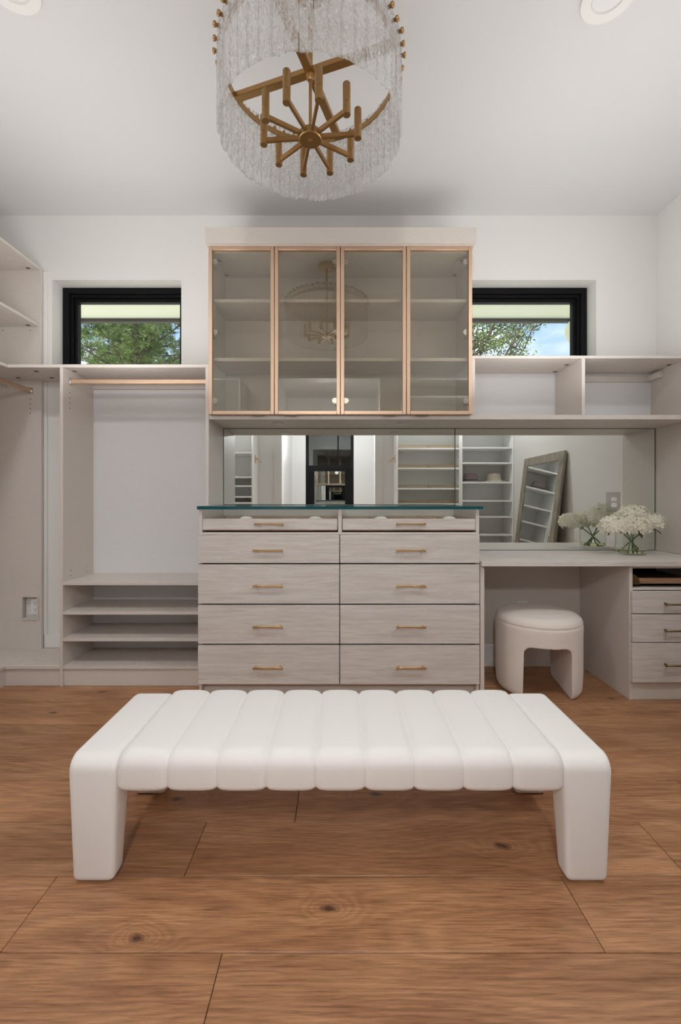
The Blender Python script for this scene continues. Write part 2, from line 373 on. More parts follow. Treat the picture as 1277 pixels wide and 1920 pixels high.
def icemat():
    m = mat('textured_glass', (.97, .98, .98), .12, **{'Transmission Weight': .75, 'IOR': 1.45}); nt = m.node_tree; b = nt.nodes['Principled BSDF']
    tc = N(nt, 'ShaderNodeTexCoord'); mp = N(nt, 'ShaderNodeMapping'); mp.inputs['Scale'].default_value = (1, 1, .45); L(nt, tc.outputs['Object'], mp.inputs[0])
    n = N(nt, 'ShaderNodeTexNoise', Scale=95.0, Detail=3.0, Distortion=1.2); L(nt, mp.outputs[0], n.inputs['Vector'])
    bp = N(nt, 'ShaderNodeBump', Strength=1.0, Distance=.006); L(nt, n.outputs['Fac'], bp.inputs['Height']); L(nt, bp.outputs[0], b.inputs['Normal'])
    out = nt.nodes['Material Output']; tp = N(nt, 'ShaderNodeBsdfTransparent'); mx = N(nt, 'ShaderNodeMixShader')
    cr = N(nt, 'ShaderNodeValToRGB'); cr.color_ramp.elements[0].position = .38; cr.color_ramp.elements[1].position = .62
    cr.color_ramp.elements[0].color = (.22, .22, .22, 1); cr.color_ramp.elements[1].color = (.82, .82, .82, 1)
    L(nt, n.outputs['Fac'], cr.inputs[0]); L(nt, cr.outputs[0], mx.inputs[0]); L(nt, b.outputs[0], mx.inputs[1]); L(nt, tp.outputs[0], mx.inputs[2]); L(nt, mx.outputs[0], out.inputs[0])
    return m
M['ice'] = icemat()

# ------------------------------------------------------------------ room shell
XL, XR, YB, YF, ZC = -2.40, 2.161, 3.066, .195, 3.08
W1 = (-1.971, -1.088, 2.02, 2.639); W2 = (.862, 1.752, 2.00, 2.639)
HX0, HX1, HY = -.77, .46, -3.2
bm = new()
for x0, x1, z0, z1 in ((XL-.2, W1[0], -.05, ZC), (W1[0], W1[1], -.05, W1[2]), (W1[0], W1[1], W1[3], ZC), (W1[1], W2[0], -.05, ZC),
                       (W2[0], W2[1], -.05, W2[2]), (W2[0], W2[1], W2[3], ZC), (W2[1], XR+.2, -.05, ZC)):
    bx(bm, x0, x1, YB, YB+.22, z0, z1, bev=0)
struct('wall_back', bm, M['wall'])
struct('wall_left', box(XL-.15, XL, YF-.15, YB, -.05, ZC, bev=0), M['wall'])
struct('wall_right', box(XR, XR+.15, YF-.15, YB, -.05, ZC, bev=0), M['wall'])
bm = new(); bx(bm, XL, HX0, YF-.15, YF, -.05, ZC, bev=0); bx(bm, HX1, XR, YF-.15, YF, -.05, ZC, bev=0); bx(bm, HX0, HX1, YF-.15, YF, 2.54, ZC, bev=0)
struct('wall_front', bm, M['hallwall'])
struct('ceiling', box(XL-.2, XR+.2, HY-.3, YB+.22, ZC, ZC+.18, bev=0), M['ceiling'])
bm = new(); bx(bm, -1.15, -1.0, HY, YF-.15, -.05, ZC, bev=0); bx(bm, .70, .85, HY, YF-.15, -.05, ZC, bev=0)
struct('wall_hallway', bm, M['hallwall'])
bm = new(); bx(bm, -1.15, -.72, HY-.12, HY, -.05, ZC, bev=0); bx(bm, .28, .85, HY-.12, HY, -.05, ZC, bev=0); bx(bm, -.72, .28, HY-.12, HY, 2.75, ZC, bev=0)
struct('wall_end', bm, M['hallwall'])
# cased opening behind the camera
bm = new()
for y0, y1 in ((YF, YF+.018), (YF-.168, YF-.15)):
    bx(bm, HX0-.10, HX0, y0, y1, 0, 2.64); bx(bm, HX1, HX1+.10, y0, y1, 0, 2.64); bx(bm, HX0, HX1, y0, y1, 2.54, 2.64)
struct('trim_1', bm, M['trim'], None, None)
# hallway black glazed door
d = struct('door_1', box(-.72, -.66, HY-.08, HY-.02, 0, 2.75), M['black'])
f = new()
bx(f, .22, .28, HY-.08, HY-.02, 0, 2.75); bx(f, -.66, .22, HY-.08, HY-.02, 2.66, 2.75); bx(f, -.66, .22, HY-.08, HY-.02, 1.72, 1.84)
bx(f, -.06, -.03, HY-.06, HY-.03, 1.84, 2.66); bx(f, -.66, -.54, HY-.07, HY-.03, 0, 1.72); bx(f, .10, .22, HY-.07, HY-.03, 0, 1.72); bx(f, -.54, .10, HY-.07, HY-.03, 0, .2)
struct('door_frame', f, M['black'], d)
struct('door_pane', box(-.54, .10, HY-.055, HY-.045, .2, 1.72, bev=0), M['mirrorglass'], d)
struct('transom_pane', box(-.66, .22, HY-.050, HY-.042, 1.84, 2.66, bev=0), M['blackglass'], d)
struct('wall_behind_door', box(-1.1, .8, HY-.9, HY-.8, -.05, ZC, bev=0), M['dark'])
# baseboards
def baseboard(bm, x0, x1):
    bx(bm, x0, x1, YB-.014, YB, 0, .142); bx(bm, x0, x1, YB-.009, YB, .142, .152); bx(bm, x0, x1, YB-.018, YB-.012, 0, .03)
bm = new(); baseboard(bm, .8185, 1.637); struct('baseboard_back', bm, M['trim'])
struct('trim_2', box(-2.018, -1.705, YB-.014, YB, .126, .211), M['trim'])

# floor : subfloor + planks
fl = struct('floor', box(XL-.2, XR+.2, HY-.3, YB+.05, -.08, -.012, bev=0), M['dark'])
PW, PL = .2286, 1.520
plank_meshes = {}
def plank(x0, x1, y0, y1):
    key = (round(x1-x0, 3), round(y1-y0, 3))
    if key not in plank_meshes:
        b = box(-(x1-x0)/2+.0009, (x1-x0)/2-.0009, -(y1-y0)/2+.0009, (y1-y0)/2-.0009, -.012, 0, bev=.0012)
        me = bpy.data.meshes.new('plank'); b.to_mesh(me); b.free(); me.materials.append(M['oak']); plank_meshes[key] = me
    o = bpy.data.objects.new('plank', plank_meshes[key]); C.objects.link(o); o.location = ((x0+x1)/2, (y0+y1)/2, 0); o.parent = fl
joints = {0: -.854, -1: -.296, 1: -.471, 2: -.16, 3: -1.05, 4: .62, 5: -.35, 6: .95, 7: .1}
rr = random.Random(3)
for k in range(-19, 9):
    y0 = 1.1246+k*PW; y1 = y0+PW
    if y0 > YB: break
    y1 = min(y1, YB+.04)
    j = joints.get(k, rr.uniform(-.7, .7))
    lim0, lim1 = (XL-.15, XR+.15) if y1 > YF-.16 else (-1.1, .8)
    x = j-PL*3
    while x < lim1:
        a, b2 = max(x, lim0), min(x+PL, lim1)
        if b2-a > .02: plank(a, b2, y0, y1)
        x += PL

# windows
def window(name, W, gl, gr, gb):
    x0, x1, z0, z1 = W
    e = .001
    f = new(); Y0 = YB+.112
    def ring(a0, a1, b0, b1, ya, yb, wl, wr, wt, wb):
        bx(f, a0, a0+wl, ya, yb, b0, b1); bx(f, a1-wr, a1, ya, yb, b0, b1); bx(f, a0+wl, a1-wr, ya, yb, b1-wt, b1); bx(f, a0+wl, a1-wr, ya, yb, b0, b0+wb)
    L_, R_, T_, B_ = gl-x0, x1-gr, z1-2.549, gb-z0
    ring(x0+e, x1-e, z0+e, z1-e, Y0, YB+.20, L_*.5, R_*.5, T_*.45, B_*.5)
    ring(x0+L_*.5, x1-R_*.5, z0+B_*.5, z1-T_*.45, Y0+.018, YB+.20, L_*.25, R_*.25, T_*.25, B_*.25)
    ring(x0+L_*.75, x1-R_*.75, z0+B_*.75, z1-T_*.70, Y0+.034, YB+.188, L_*.25, R_*.25, T_*.30, B_*.25)
    o = struct(name, f, M['black'])
    struct('window_pane', box(gl-.004, gr+.004, YB+.184, YB+.1895, gb-.004, 2.553, bev=0), M['winglass'], o)
window('window_1', W1, -1.882, -1.150, 2.106)
window('window_2', W2, .925, 1.667, 2.085)

# downlights in the ceiling
def downlight(x, y, label, energy=0, r=.10):
    if energy: lamp('downlight_fill', 'SPOT', (x, y, ZC-.012), energy, (.985, .99, 1.0), (0, 0, 0), .12, spot_size=math.radians(165), spot_blend=1.0)  # only the added fill downlights emit
    t = thing('downlight', label, 'ceiling light', (x, y, ZC), 'recessed ceiling downlights')
    b = lathe(new(), [(r, 0), (r, -.009), (r*.97, -.013), (r*.62, -.010), (r*.58, -.003), (r*.56, 0)], (x, y, ZC), 48)
    part('trim_ring', b, M['trim'], t)
    part('lens', lathe(new(), [(0, -.004), (r*.57, -.004), (r*.57, 0)], (x, y, ZC), 40), M['lens'], t)
downlight(1.035, 1.725, 'white recessed downlight in the ceiling near the top right corner')
downlight(-1.245, 1.69, 'white recessed downlight in the ceiling at the top left corner')
downlight(1.46, 1.12, 'added unseen fill downlight in the ceiling in front of the hat shelves', 88)  # out of view, added to light the shelf fronts and floor
downlight(-1.66, 1.12, 'added unseen fill downlight in the ceiling near the left wall and the entry', 88)  # out of view, added as fill from above
downlight(-.12, .62, 'white recessed downlight in the ceiling just inside the cased entry')
downlight(-.15, -1.5, 'added unseen fill downlight in the hallway ceiling', 75)  # out of view, added to brighten the hallway in the mirror

# ------------------------------------------------------------------ generic fittings
def bar_handle(parent, xc, yf, zc, ln=.168, m=None, r=.0042):
    m = m or M['brassh']; b = new()
    bx(b, xc-ln/2, xc+ln/2, yf-.032, yf-.022, zc-.0045, zc+.0045, bev=.002)
    for s in (-1, 1):
        tube(b, [(xc+s*(ln/2-.012), yf, zc), (xc+s*(ln/2-.012), yf-.026, zc)], [.006, .0048], 10)
        bx(b, xc+s*(ln/2)-.004, xc+s*(ln/2)+.004, yf-.033, yf-.020, zc-.006, zc+.006, bev=.002)
    return part('handle', b, m, parent)
def holes(parent, pts, axis):
    b = new()
    for p in pts:
        p = Vector(p); r = .0032
        if axis == 'y': bx(b, p.x-r, p.x+r, p.y-.0012, p.y+.001, p.z-r, p.z+r, bev=.001)
        else: bx(b, p.x-.001, p.x+.0012, p.y-r, p.y+r, p.z-r, p.z+r, bev=.001)
    o = part('pin_hole', b, M['hole'], parent); o['kind'] = 'stuff'; return o
def cam_locks(parent, pts):
    b = new()
    for p in pts: bx(b, p[0]-.012, p[0]+.012, p[1]-.009, p[1]+.009, p[2]-.003, p[2]+.001, bev=.002)
    o = part('cam_lock', b, M['hole'], parent); o['kind'] = 'stuff'; return o
def outlet(t, c, face, w_=.070, h_=.115, plate='white', off=0):
    "duplex outlet; face 'y-' faces the camera"
    x, y, z = c
    part('cover_plate', box(x-w_/2, x+w_/2, y-.006, y, z-h_/2, z+h_/2, bev=.002), M[plate], t)
    for s in (1, -1):
        zz = z+s*.0195
        b = new(); pts = roundpoly([(-.017, -.0135), (.017, -.0135), (.017, .0135), (-.017, .0135)], [.009]*4, 5)
        lo = [b.verts.new((x+p.x, y-.0058, zz+p.y)) for p in pts]; hi = [b.verts.new((x+p.x, y-.0085, zz+p.y)) for p in pts]
        for k in range(len(lo)): b.faces.new((lo[k], lo[(k+1) % len(lo)], hi[(k+1) % len(lo)], hi[k]))
        b.faces.new(hi)
        o = part('receptacle', b, M['white'], t)
        sl = new()
        for sx in (-.0065, .0065): bx(sl, x+sx-.0013, x+sx+.0013, y-.0092, y-.008, zz-.001, zz+.008, bev=0)
        tube(sl, [(x, y-.0092, zz-.008), (x, y-.008, zz-.008)], .0026, 8)
        part('slot', sl, M['dark'], o)

F = 2.72   # front plane of the 14-inch units
# ------------------------------------------------------------------ tall hanging unit left of the dresser
t = thing('wardrobe_unit', 'tall beige open wardrobe unit with hanging rod and shoe shelves left of the dresser', 'wardrobe', (-1.25, 2.9, 0))
part('side_panel', box(-1.703, -1.684, F, YB-.002, .0, 1.938), M['linen'], t)
rp = new(); bx(rp, -.819, -.798, F, YB-.002, 1.1005, 1.938); part('side_panel', rp, M['linen'], t)
part('top_shelf', box(-2.020, -.798, F, YB-.002, 1.938, 1.957), M['linen'], t)
part('back_panel', box(-1.684, -.820, YB-.008, YB-.002, .124, 1.938, bev=0), M['back'], t)
part('wall_cleat', box(-1.684, -.820, YB-.026, YB-.008, 1.885, 1.938), M['linen'], t)
for z in (.634, .455, .293, .124):
    part('shelf', box(-1.684, -.808, F+.001, YB-.009, z-.019, z), M['linen'], t)
part('plinth', box(-1.684, -.808, F+.012, F+.030, 0, .104), M['linen'], t)
b = new(); pts = roundpoly([(-.0075, -.015), (.0075, -.015), (.0075, .015), (-.0075, .015)], [.007]*4, 5)
zr, yr = 1.869, 2.79
ringsl = [[b.verts.new((xx, yr+p.x, zr+p.y)) for p in pts] for xx in (-1.676, -.822)]
for k in range(len(pts)): b.faces.new((ringsl[0][k], ringsl[0][(k+1) % len(pts)], ringsl[1][(k+1) % len(pts)], ringsl[1][k])).smooth = True
b.faces.new(ringsl[0]); b.faces.new(ringsl[1])
rod = part('hanging_rod', b, M['rose'], t)
for xx in (-1.684, -.830):
    part('rod_bracket', box(xx, xx+.011, yr-.014, yr+.014, zr-.021, zr+.021, bev=.004), M['steel'], rod)
holes(t, [(-1.683, 2.79, z) for z in (1.80, 1.768, 1.736, 1.704)] + [(-1.683, y, z) for y in (2.80, 2.97) for z in (.66, .692)], 'x')
cam_locks(t, [(-1.66, 2.80, 1.938), (-1.66, 3.0, 1.938), (-1.90, 2.80, 1.938), (-1.90, 2.95, 1.938)])

# ------------------------------------------------------------------ left wall unit
LX = -2.035
t = thing('corner_closet_unit', 'beige open closet unit on the left wall with high shelves and a rod', 'closet', (-2.2, 2.0, 0))
# lower end panel, with a cut-out for the outlet
hx0, hx1, hz0, hz1 = -2.144, -2.047, .335, .476
b = new(); EP = 3.028
bx(b, XL+.002, hx0, EP, EP+.019, .124, 1.938, bev=0); bx(b, hx1, -2.020, EP, EP+.019, .124, 1.938, bev=0); bx(b, hx0, hx1, EP, EP+.019, .124, hz0, bev=0); bx(b, hx0, hx1, EP, EP+.019, hz1, 1.938, bev=0)
part('end_panel', b, M['linen'], t)
b = new(); g = .012
bx(b, hx0-g, hx0, EP-.008, EP+.02, hz0-g, hz1+g); bx(b, hx1, hx1+g, EP-.008, EP+.02, hz0-g, hz1+g); bx(b, hx0, hx1, EP-.008, EP+.02, hz0-g, hz0); bx(b, hx0, hx1, EP-.008, EP+.02, hz1, hz1+g)
part('outlet_surround', b, M['linen'], t)
part('end_panel', box(XL+.002, -2.024, EP, EP+.019, 1.957, 2.700), M['linen'], t)
part('filler_strip', box(-2.030, -2.000, YB-.012, YB-.001, .212, 1.937), M['trim'], t)
part('filler_strip', box(-2.030, -2.000, YB-.012, YB-.001, 1.958, 2.690), M['trim'], t)
part('end_panel', box(XL+.002, LX, .60, .619, 0, 2.700), M['linen'], t)
for z in (2.704, 2.322):
    part('shelf', box(XL+.002, -2.027 if z > 2.5 else -2.035, .62, EP-.001, z-.019, z), M['linen'], t)
part('shelf', box(XL+.002, -2.0215, .62, EP-.001, 1.938, 1.957), M['linen'], t)
b = new(); bx(b, XL+.002, LX, .62, F+.0, .105, .124); bx(b, XL+.002, -1.704, F, YB-.002, .105, .124)
part('base_shelf', b, M['linen'], t)
b = new(); bx(b, LX-.028, LX-.010, .62, F+.03, 0, .105); bx(b, LX-.010, -1.704, F+.012, F+.030, 0, .105)
part('plinth', b, M['linen'], t)
b = new(); ringsl = [[b.verts.new((-2.09+p.x, yy, 1.870+p.y)) for p in pts] for yy in (.62, EP-.006)]
for k in range(len(pts)): b.faces.new((ringsl[0][k], ringsl[0][(k+1) % len(pts)], ringsl[1][(k+1) % len(pts)], ringsl[1][k])).smooth = True
b.faces.new(ringsl[0]); b.faces.new(ringsl[1])
rod = part('hanging_rod', b, M['rose'], t)
part('rod_bracket', box(-2.104, -2.076, EP-.011, EP, 1.849, 1.891, bev=.004), M['steel'], rod)
holes(t, [(-2.095, EP, z) for z in (1.815, 1.783, 1.751, 1.719)] + [(-2.095, EP, 2.34), (-2.28, EP, 2.34), (-2.095, EP, 2.28), (-2.28, EP, 2.28)], 'y')
cam_locks(t, [(-2.09, EP-.03, 2.685), (-2.31, EP-.03, 2.685), (-2.09, EP-.03, 2.303), (-2.12, 2.95, 1.938)])
t = thing('wall_outlet', 'white double outlet recessed in the cut-out of the left closet panel', 'outlet', (-2.085, YB, .405))
outlet(t, (-2.080, YB-.004, .405), 'y-', .062, .110)

# ------------------------------------------------------------------ dresser
t = thing('dresser', 'wide pale ash dresser with ten drawers under the mirror', 'dresser', (0, 2.80, 0))
DX0, DX1, DF = -.806, .792, 2.555
part('side_panel', box(DX0, DX0+.018, DF, 3.05, 0, 1.0795), M['linen'], t)
part('side_panel', box(DX1-.018, DX1, DF, 3.05, 0, 1.0795), M['linen'], t)
part('back_panel', box(DX0+.018, DX1-.018, 3.035, 3.049, .03, 1.076, bev=0), M['linen'], t)
part('divider', box(-.0125, .0095, DF+.001, 3.035, .9495, 1.0795), M['linen'], t)
part('rail', box(DX0+.018, DX1-.018, DF+.001, 3.03, .936, .949), M['linen'], t)
b = new(); bx(b, -.011, .008, DF+.005, 3.03, .0886, .934, bev=0)
for z in (.772, .542, .315): bx(b, DX0+.018, DX1-.018, DF+.0045, DF+.025, z-.006, z+.006, bev=0)
part('inner_frame', b, M['dark'], t)
part('toe_kick', box(DX0+.018, DX1-.018, DF+.04, DF+.055, 0, .085), M['linen'], t)
rows = ((.775, .937), (.545, .769), (.3185, .539), (.0886, .312))
hz = (.8505, .651, .421, .1915)
for (z0, z1), zh in zip(rows, hz):
    for x0, x1, xh in ((DX0, -.0040, -.407), (-.0010, .790, .398)):
        dr = part('drawer', box(x0+.0005, x1-.001, DF-.019, DF-.002, z0+.001, z1-.001), M['ash'], t)
        bar_handle(dr, xh, DF-.019, zh, .160)
for x0, x1, xh in ((-.787, -.016, -.404), (.013, .773, .400)):
    dr = part('display_drawer', box(x0, x1, DF+.006, DF+.022, .963, 1.026), M['ash'], t)
    bar_handle(dr, xh, DF+.006, .9975, .160)
    b = new(); bx(b, x0+.006, x1-.006, DF+.023, 3.03, .970, .976, bev=0)
    for yy in (DF+.025, 3.022): bx(b, x0+.006, x1-.006, yy, yy+.008, .976, 1.026, bev=0)
    for xx in (x0+.006, x1-.014): bx(b, xx, xx+.008, DF+.033, 3.022, .976, 1.026, bev=0)
    wd = x1-x0
    for q in (.24, .38, .52, .66, .80): bx(b, x0+wd*q, x0+wd*q+.006, DF+.033, 3.022, .976, 1.024, bev=0)
    for yy in (2.72, 2.88): bx(b, x0+wd*.24, x0+wd*.80, yy, yy+.006, .976, 1.024, bev=0)
    part('tray_divider', b, M['traywood'], dr)
    b = new(); bx(b, x0+.02, x0+wd*.24-.005, DF+.035, 3.02, .976, 1.008, bev=0)
    part('tray_lining', b, M['greyvelvet'], dr)
    for q in (.30, .83):
        xc = x0+wd*q; b = new()
        lathe(b, [(0, 1.046), (.020, 1.044), (.036, 1.036), (.042, 1.022), (.040, 1.0), (0, .995)], (xc, 2.65, -.008), 24)
        part('ring_cushion', b, M['velvet'], dr)
    part('drawer_bottom_edge', box(x0, x1, DF+.004, DF+.023, .9575, .962), M['walnut'], dr)
    b = new(); bx(b, x0-.002, x1+.002, DF+.03, 3.03, .9495, .9525, bev=0); part('gap_board', b, M['dark'], dr)
# glass top
t = thing('glass_countertop', 'clear glass countertop with a teal edge lying on the dresser', 'countertop', (0, 2.79, 1.080))
part('glass_sheet', box(-.807, .804, 2.534, 3.052, 1.0805, 1.098, bev=0), M['topglass'], t)
b = new(); bx(b, -.810, .807, 2.530, 2.534, 1.080, 1.0985, bev=.0006); bx(b, -.810, -.807, 2.534, 3.052, 1.080, 1.0985, bev=0); bx(b, .804, .807, 2.534, 3.052, 1.080, 1.0985, bev=0)
part('glass_edge', b, M['teal'], t, 'teal polished glass edge')

# ------------------------------------------------------------------ mirrors
for nm, x0, x1, z0, lb in (('wall_mirror', -.796, .7825, 1.0995, 'left wall mirror sheet behind the dresser, between counter and cabinet'),
                           ('wall_mirror', .7835, 2.149, .7905, 'right wall mirror sheet behind the desk with an outlet in it')):
    o = tag(part(nm, box(x0, x1, YB-.007, YB-.002, z0, 1.6205, bev=.0008), M['mirror']), lb, 'mirror', 'mirror sheets above the counters')
    e = .0022; b = new(); y0, y1 = YB-.0075, YB-.0015
    bx(b, x0-.001, x0+e, y0, y1, z0, 1.6205, bev=0); bx(b, x1-e, x1+.001, y0, y1, z0, 1.6205, bev=0)
    bx(b, x0, x1, y0, y1, 1.6205-e, 1.621, bev=0); bx(b, x0, x1, y0, y1, z0, z0+e, bev=0)
    part('mirror_rim', b, M['edge'], o)
t = thing('mirror_outlet', 'chrome-plated double outlet set into the right wall mirror behind the flowers', 'outlet', (1.863, YB-.008, 1.115))
outlet(t, (1.863, YB-.009, 1.118), 'y-', .092, .135, 'steel')

# ------------------------------------------------------------------ shelf board, cubbies, glass cabinet
t = thing('open_shelf_unit', 'long beige shelf board with two open cubbies above the desk and mirror', 'shelf', (.7, 2.9, 1.622))
part('shelf_board', box(-.797, 2.153, F, YB-.002, 1.622, 1.650), M['linen'], t)
part('top_board', box(.800, 2.150, F, YB-.002, 1.993, 2.010), M['linen'], t)
part('divider', box(.800, .819, F+.001, YB-.01, 1.650, 1.993), M['linen'], t)
part('divider', box(1.467, 1.488, F+.001, YB-.01, 1.650, 1.993), M['linen'], t)
part('side_panel', box(2.118, 2.140, F+.001, YB-.002, 1.650, 1.993), M['linen'], t)
part('back_panel', box(.819, 1.467, YB-.009, YB-.003, 1.650, 1.993, bev=0), M['back'], t)
part('back_panel', box(1.488, 2.118, YB-.009, YB-.003, 1.650, 1.993, bev=0), M['back'], t)
part('wall_cleat', box(1.488, 2.118, YB-.026, YB-.009, 1.935, 1.975), M['linen'], t)
part('hanging_bracket', box(2.080, 2.118, 2.93, 3.04, 1.935, 1.975, bev=.004), M['linen'], t)
cam_locks(t, [(1.44, 2.85, 1.993), (1.44, 3.0, 1.993), (2.09, 2.85, 1.993)])
tag(part('side_panel', box(2.1535, 2.1605, F-.02, YB-.001, .7895, 2.0), M['linen']), 'beige panel covering the right wall beside the desk mirror', 'panel').name = 'wall_panel'
for x, lb in ((-.395, 'left'), (.395, 'right')):
    y = 2.863
    t = thing('puck_light', 'small round nickel puck light under the shelf board, the %s one of two' % lb, 'light', (x, y, 1.622), 'puck lights under the cabinet')
    part('rim', lathe(new(), [(.034, 0), (.034, -.004), (.026, -.0045), (.025, -.001)], (x, y, 1.622), 32), M['steel'], t)
    part('lens', lathe(new(), [(0, -.003), (.026, -.003)], (x, y, 1.622), 32), M['lens'], t)

t = thing('glass_cabinet', 'beige wall cabinet with four champagne-framed glass doors above the dresser', 'cabinet', (0, 2.9, 1.652))
CX0, CX1, CZ0, CZ1 = -.791, .796, 1.652, 2.648
b = new(); bx(b, CX0, CX0+.019, 2.713, YB-.002, CZ0, CZ1); bx(b, CX1-.019, CX1, 2.713, YB-.002, CZ0, CZ1)
bx(b, CX0+.019, CX1-.019, 2.713, YB-.002, CZ0, CZ0+.016); bx(b, CX0+.019, CX1-.019, 2.713, YB-.002, CZ1-.019, CZ1)
part('carcass', b, M['linen'], t)
part('back_panel', box(CX0+.019, CX1-.019, YB-.05, YB-.03, CZ0+.016, CZ1-.019, bev=0), M['linen'], t)
part('centre_partition', box(-.0105, .0075, 2.714, YB-.05, CZ0+.016, CZ1-.019), M['linen'], t)
for z in (2.357, 1.999):
    for x0, x1 in ((CX0+.020, -.0115), (.0085, CX1-.020)):
        part('shelf', box(x0, x1, 2.728, YB-.051, z-.020, z), M['linen'], t)
cam_locks(t, [(CX0+.035, 2.80, CZ1-.019), (CX0+.035, 2.98, CZ1-.019), (CX1-.035, 2.80, CZ1-.019), (CX1-.035, 2.98, CZ1-.019)])
dw = .3935
for i in range(4):
    x0 = CX0+i*(dw+.0033); x1 = x0+dw; z0, z1 = 1.6475, 2.656; y0, y1 = 2.690, 2.711; fw = .0215
    b = new()
    bx(b, x0, x0+fw, y0, y1, z0, z1, bev=.0015); bx(b, x1-fw, x1, y0, y1, z0, z1, bev=.0015); bx(b, x0+fw, x1-fw, y0, y1, z0, z0+fw, bev=.0015); bx(b, x0+fw, x1-fw, y0, y1, z1-fw, z1, bev=.0015)
    door = part('door', b, M['rose'], t)
    part('glass_pane', box(x0+fw-.004, x1-fw+.004, 2.701, 2.705, z0+fw-.004, z1-fw+.004, bev=0), M['doorglass'], door)
    hx = x0+fw if i in (0, 2) else x1-fw; s = 1 if i in (0, 2) else -1
    if i == 1: hx = x1-fw
    for z in (2.575, 2.150, 1.735):
        b = new()
        lathe(b, [(0, -.004), (.017, -.004), (.017, .006), (0, .006)], (0, 0, 0), 20)
        b.transform(Matrix.Translation((hx+s*.010, 2.716, z)) @ Matrix.Rotation(PI/2, 4, 'X'))
        bx(b, hx-s*.006, hx+s*.012, 2.720, 2.775, z-.022, z-.006, bev=.003)
        part('hinge', b, M['steel'], door)
    pc = (x0+x1)/2 + (.06 if i in (0, 2) else -.075)
    pc = ((484, 545, 730, 791)[i]-VX)*2.69/F_PX
    part('pull_tab', box(pc-.039, pc+.039, 2.684, 2.700, 1.6425, 1.6472, bev=.001), M['bronze'], door)
t = thing('cabinet_cornice', 'plain beige cornice board on top of the glass cabinet', 'cornice', (0, 2.9, 2.658))
part('fascia', box(px(384, 0, 2.655).x, px(893.5, 0, 2.655).x, 2.655, 2.675, 2.657, 2.750), M['linen'], t)
part('top_box', box(-.80, .805, 2.675, YB-.002, 2.657, 2.745), M['linen'], t)

# ------------------------------------------------------------------ desk
DT = .789
tag(part('vanity_desk', box(.794, 2.153, 2.512, YB-.0085, DT-.0285, DT, bev=.0015), M['ash']), 'pale ash desk top running from the dresser to the right wall', 'desk')
tag(part('desk_support_panel', box(.7945, .818, 2.541, YB-.02, 0, DT-.029), M['linen']), 'beige upright panel carrying the desk beside the dresser', 'panel')
tag(part('knee_shade_sheet', box(.8185, 1.6375, YB-.006, YB-.001, .155, DT-.0295, bev=0), M['linen']), 'beige sheet standing in for shade on the knee space wall behind the stool', 'panel')  # shade of the knee space put into a beige sheet over the wall
t = thing('knee_outlet', 'beige wall outlet in the knee space just above the stool', 'outlet', (1.242, YB-.007, .36))
outlet(t, (1.242, YB-.0065, .386), 'y-')
t = thing('drawer_pedestal', 'beige pedestal with three ash drawers and an open tray slot under the desk', 'drawer unit', (1.9, 2.8, 0))
part('side_panel', box(1.639, 1.658, 2.540, YB-.002, 0, DT-.0295), M['linen'], t)
part('side_panel', box(2.132, 2.151, 2.540, YB-.002, 0, DT-.0295), M['linen'], t)
part('top_rail', box(1.658, 2.132, 2.542, YB-.02, .746, DT-.0295), M['linen'], t)
part('tray_rail', box(1.658, 2.132, 2.542, YB-.02, .622, .636), M['linen'], t)
part('slot_dark_sheet', box(1.659, 2.131, 3.02, 3.03, .637, .745, bev=0), M['dark'], t)  # near-black sheets darken the inside of the open slot
b = new(); bx(b, 1.6585, 1.6605, 2.60, 3.02, .637, .745, bev=0); bx(b, 1.661, 2.13, 2.60, 3.02, .6365, .6385, bev=0); bx(b, 1.661, 2.13, 2.60, 3.02, .7435, .7455, bev=0)
part('slot_dark_sheet', b, M['dark'], t)
part('plinth', box(1.658, 2.132, 2.545, 2.56, 0, .102), M['linen'], t)
part('inner_frame', box(1.660, 2.130, 2.556, 2.57, .104, .62, bev=0), M['dark'], t)
for z0, z1, zh in ((.4935, .620, .551), (.332, .490, .403), (.105, .329, .210)):
    dr = part('drawer', box(1.644, 2.147, 2.521, 2.539, z0+.001, z1-.001), M['ash'], t)
    bar_handle(dr, 1.900, 2.521, zh, .168, M['bronze'])
tr = part('pull_out_tray', box(1.662, 2.128, 2.553, 2.571, .657, .688), M['walnut'], t)
part('tray_floor', box(1.668, 2.122, 2.572, 2.98, .655, .661, bev=0), M['walnut'], tr)
b = new(); n = 10
ctr = (1.662, .652); prof = [Vector((0, 0))]+[Vector((.043*math.cos(PI/2*k/n), .058*math.sin(PI/2*k/n)+.0)) for k in range(n+1)]
lo = [b.verts.new((ctr[0]+p.x, 2.546, ctr[1]+p.y)) for p in prof]; hi = [b.verts.new((ctr[0]+p.x, 2.552, ctr[1]+p.y)) for p in prof]
for k in range(len(lo)): b.faces.new((lo[k], lo[(k+1) % len(lo)], hi[(k+1) % len(lo)], hi[k]))
b.faces.new(lo); b.faces.new(hi[::-1])
part('corner_bracket', b, M['bronze'], tr, 'rounded bronze corner bracket')

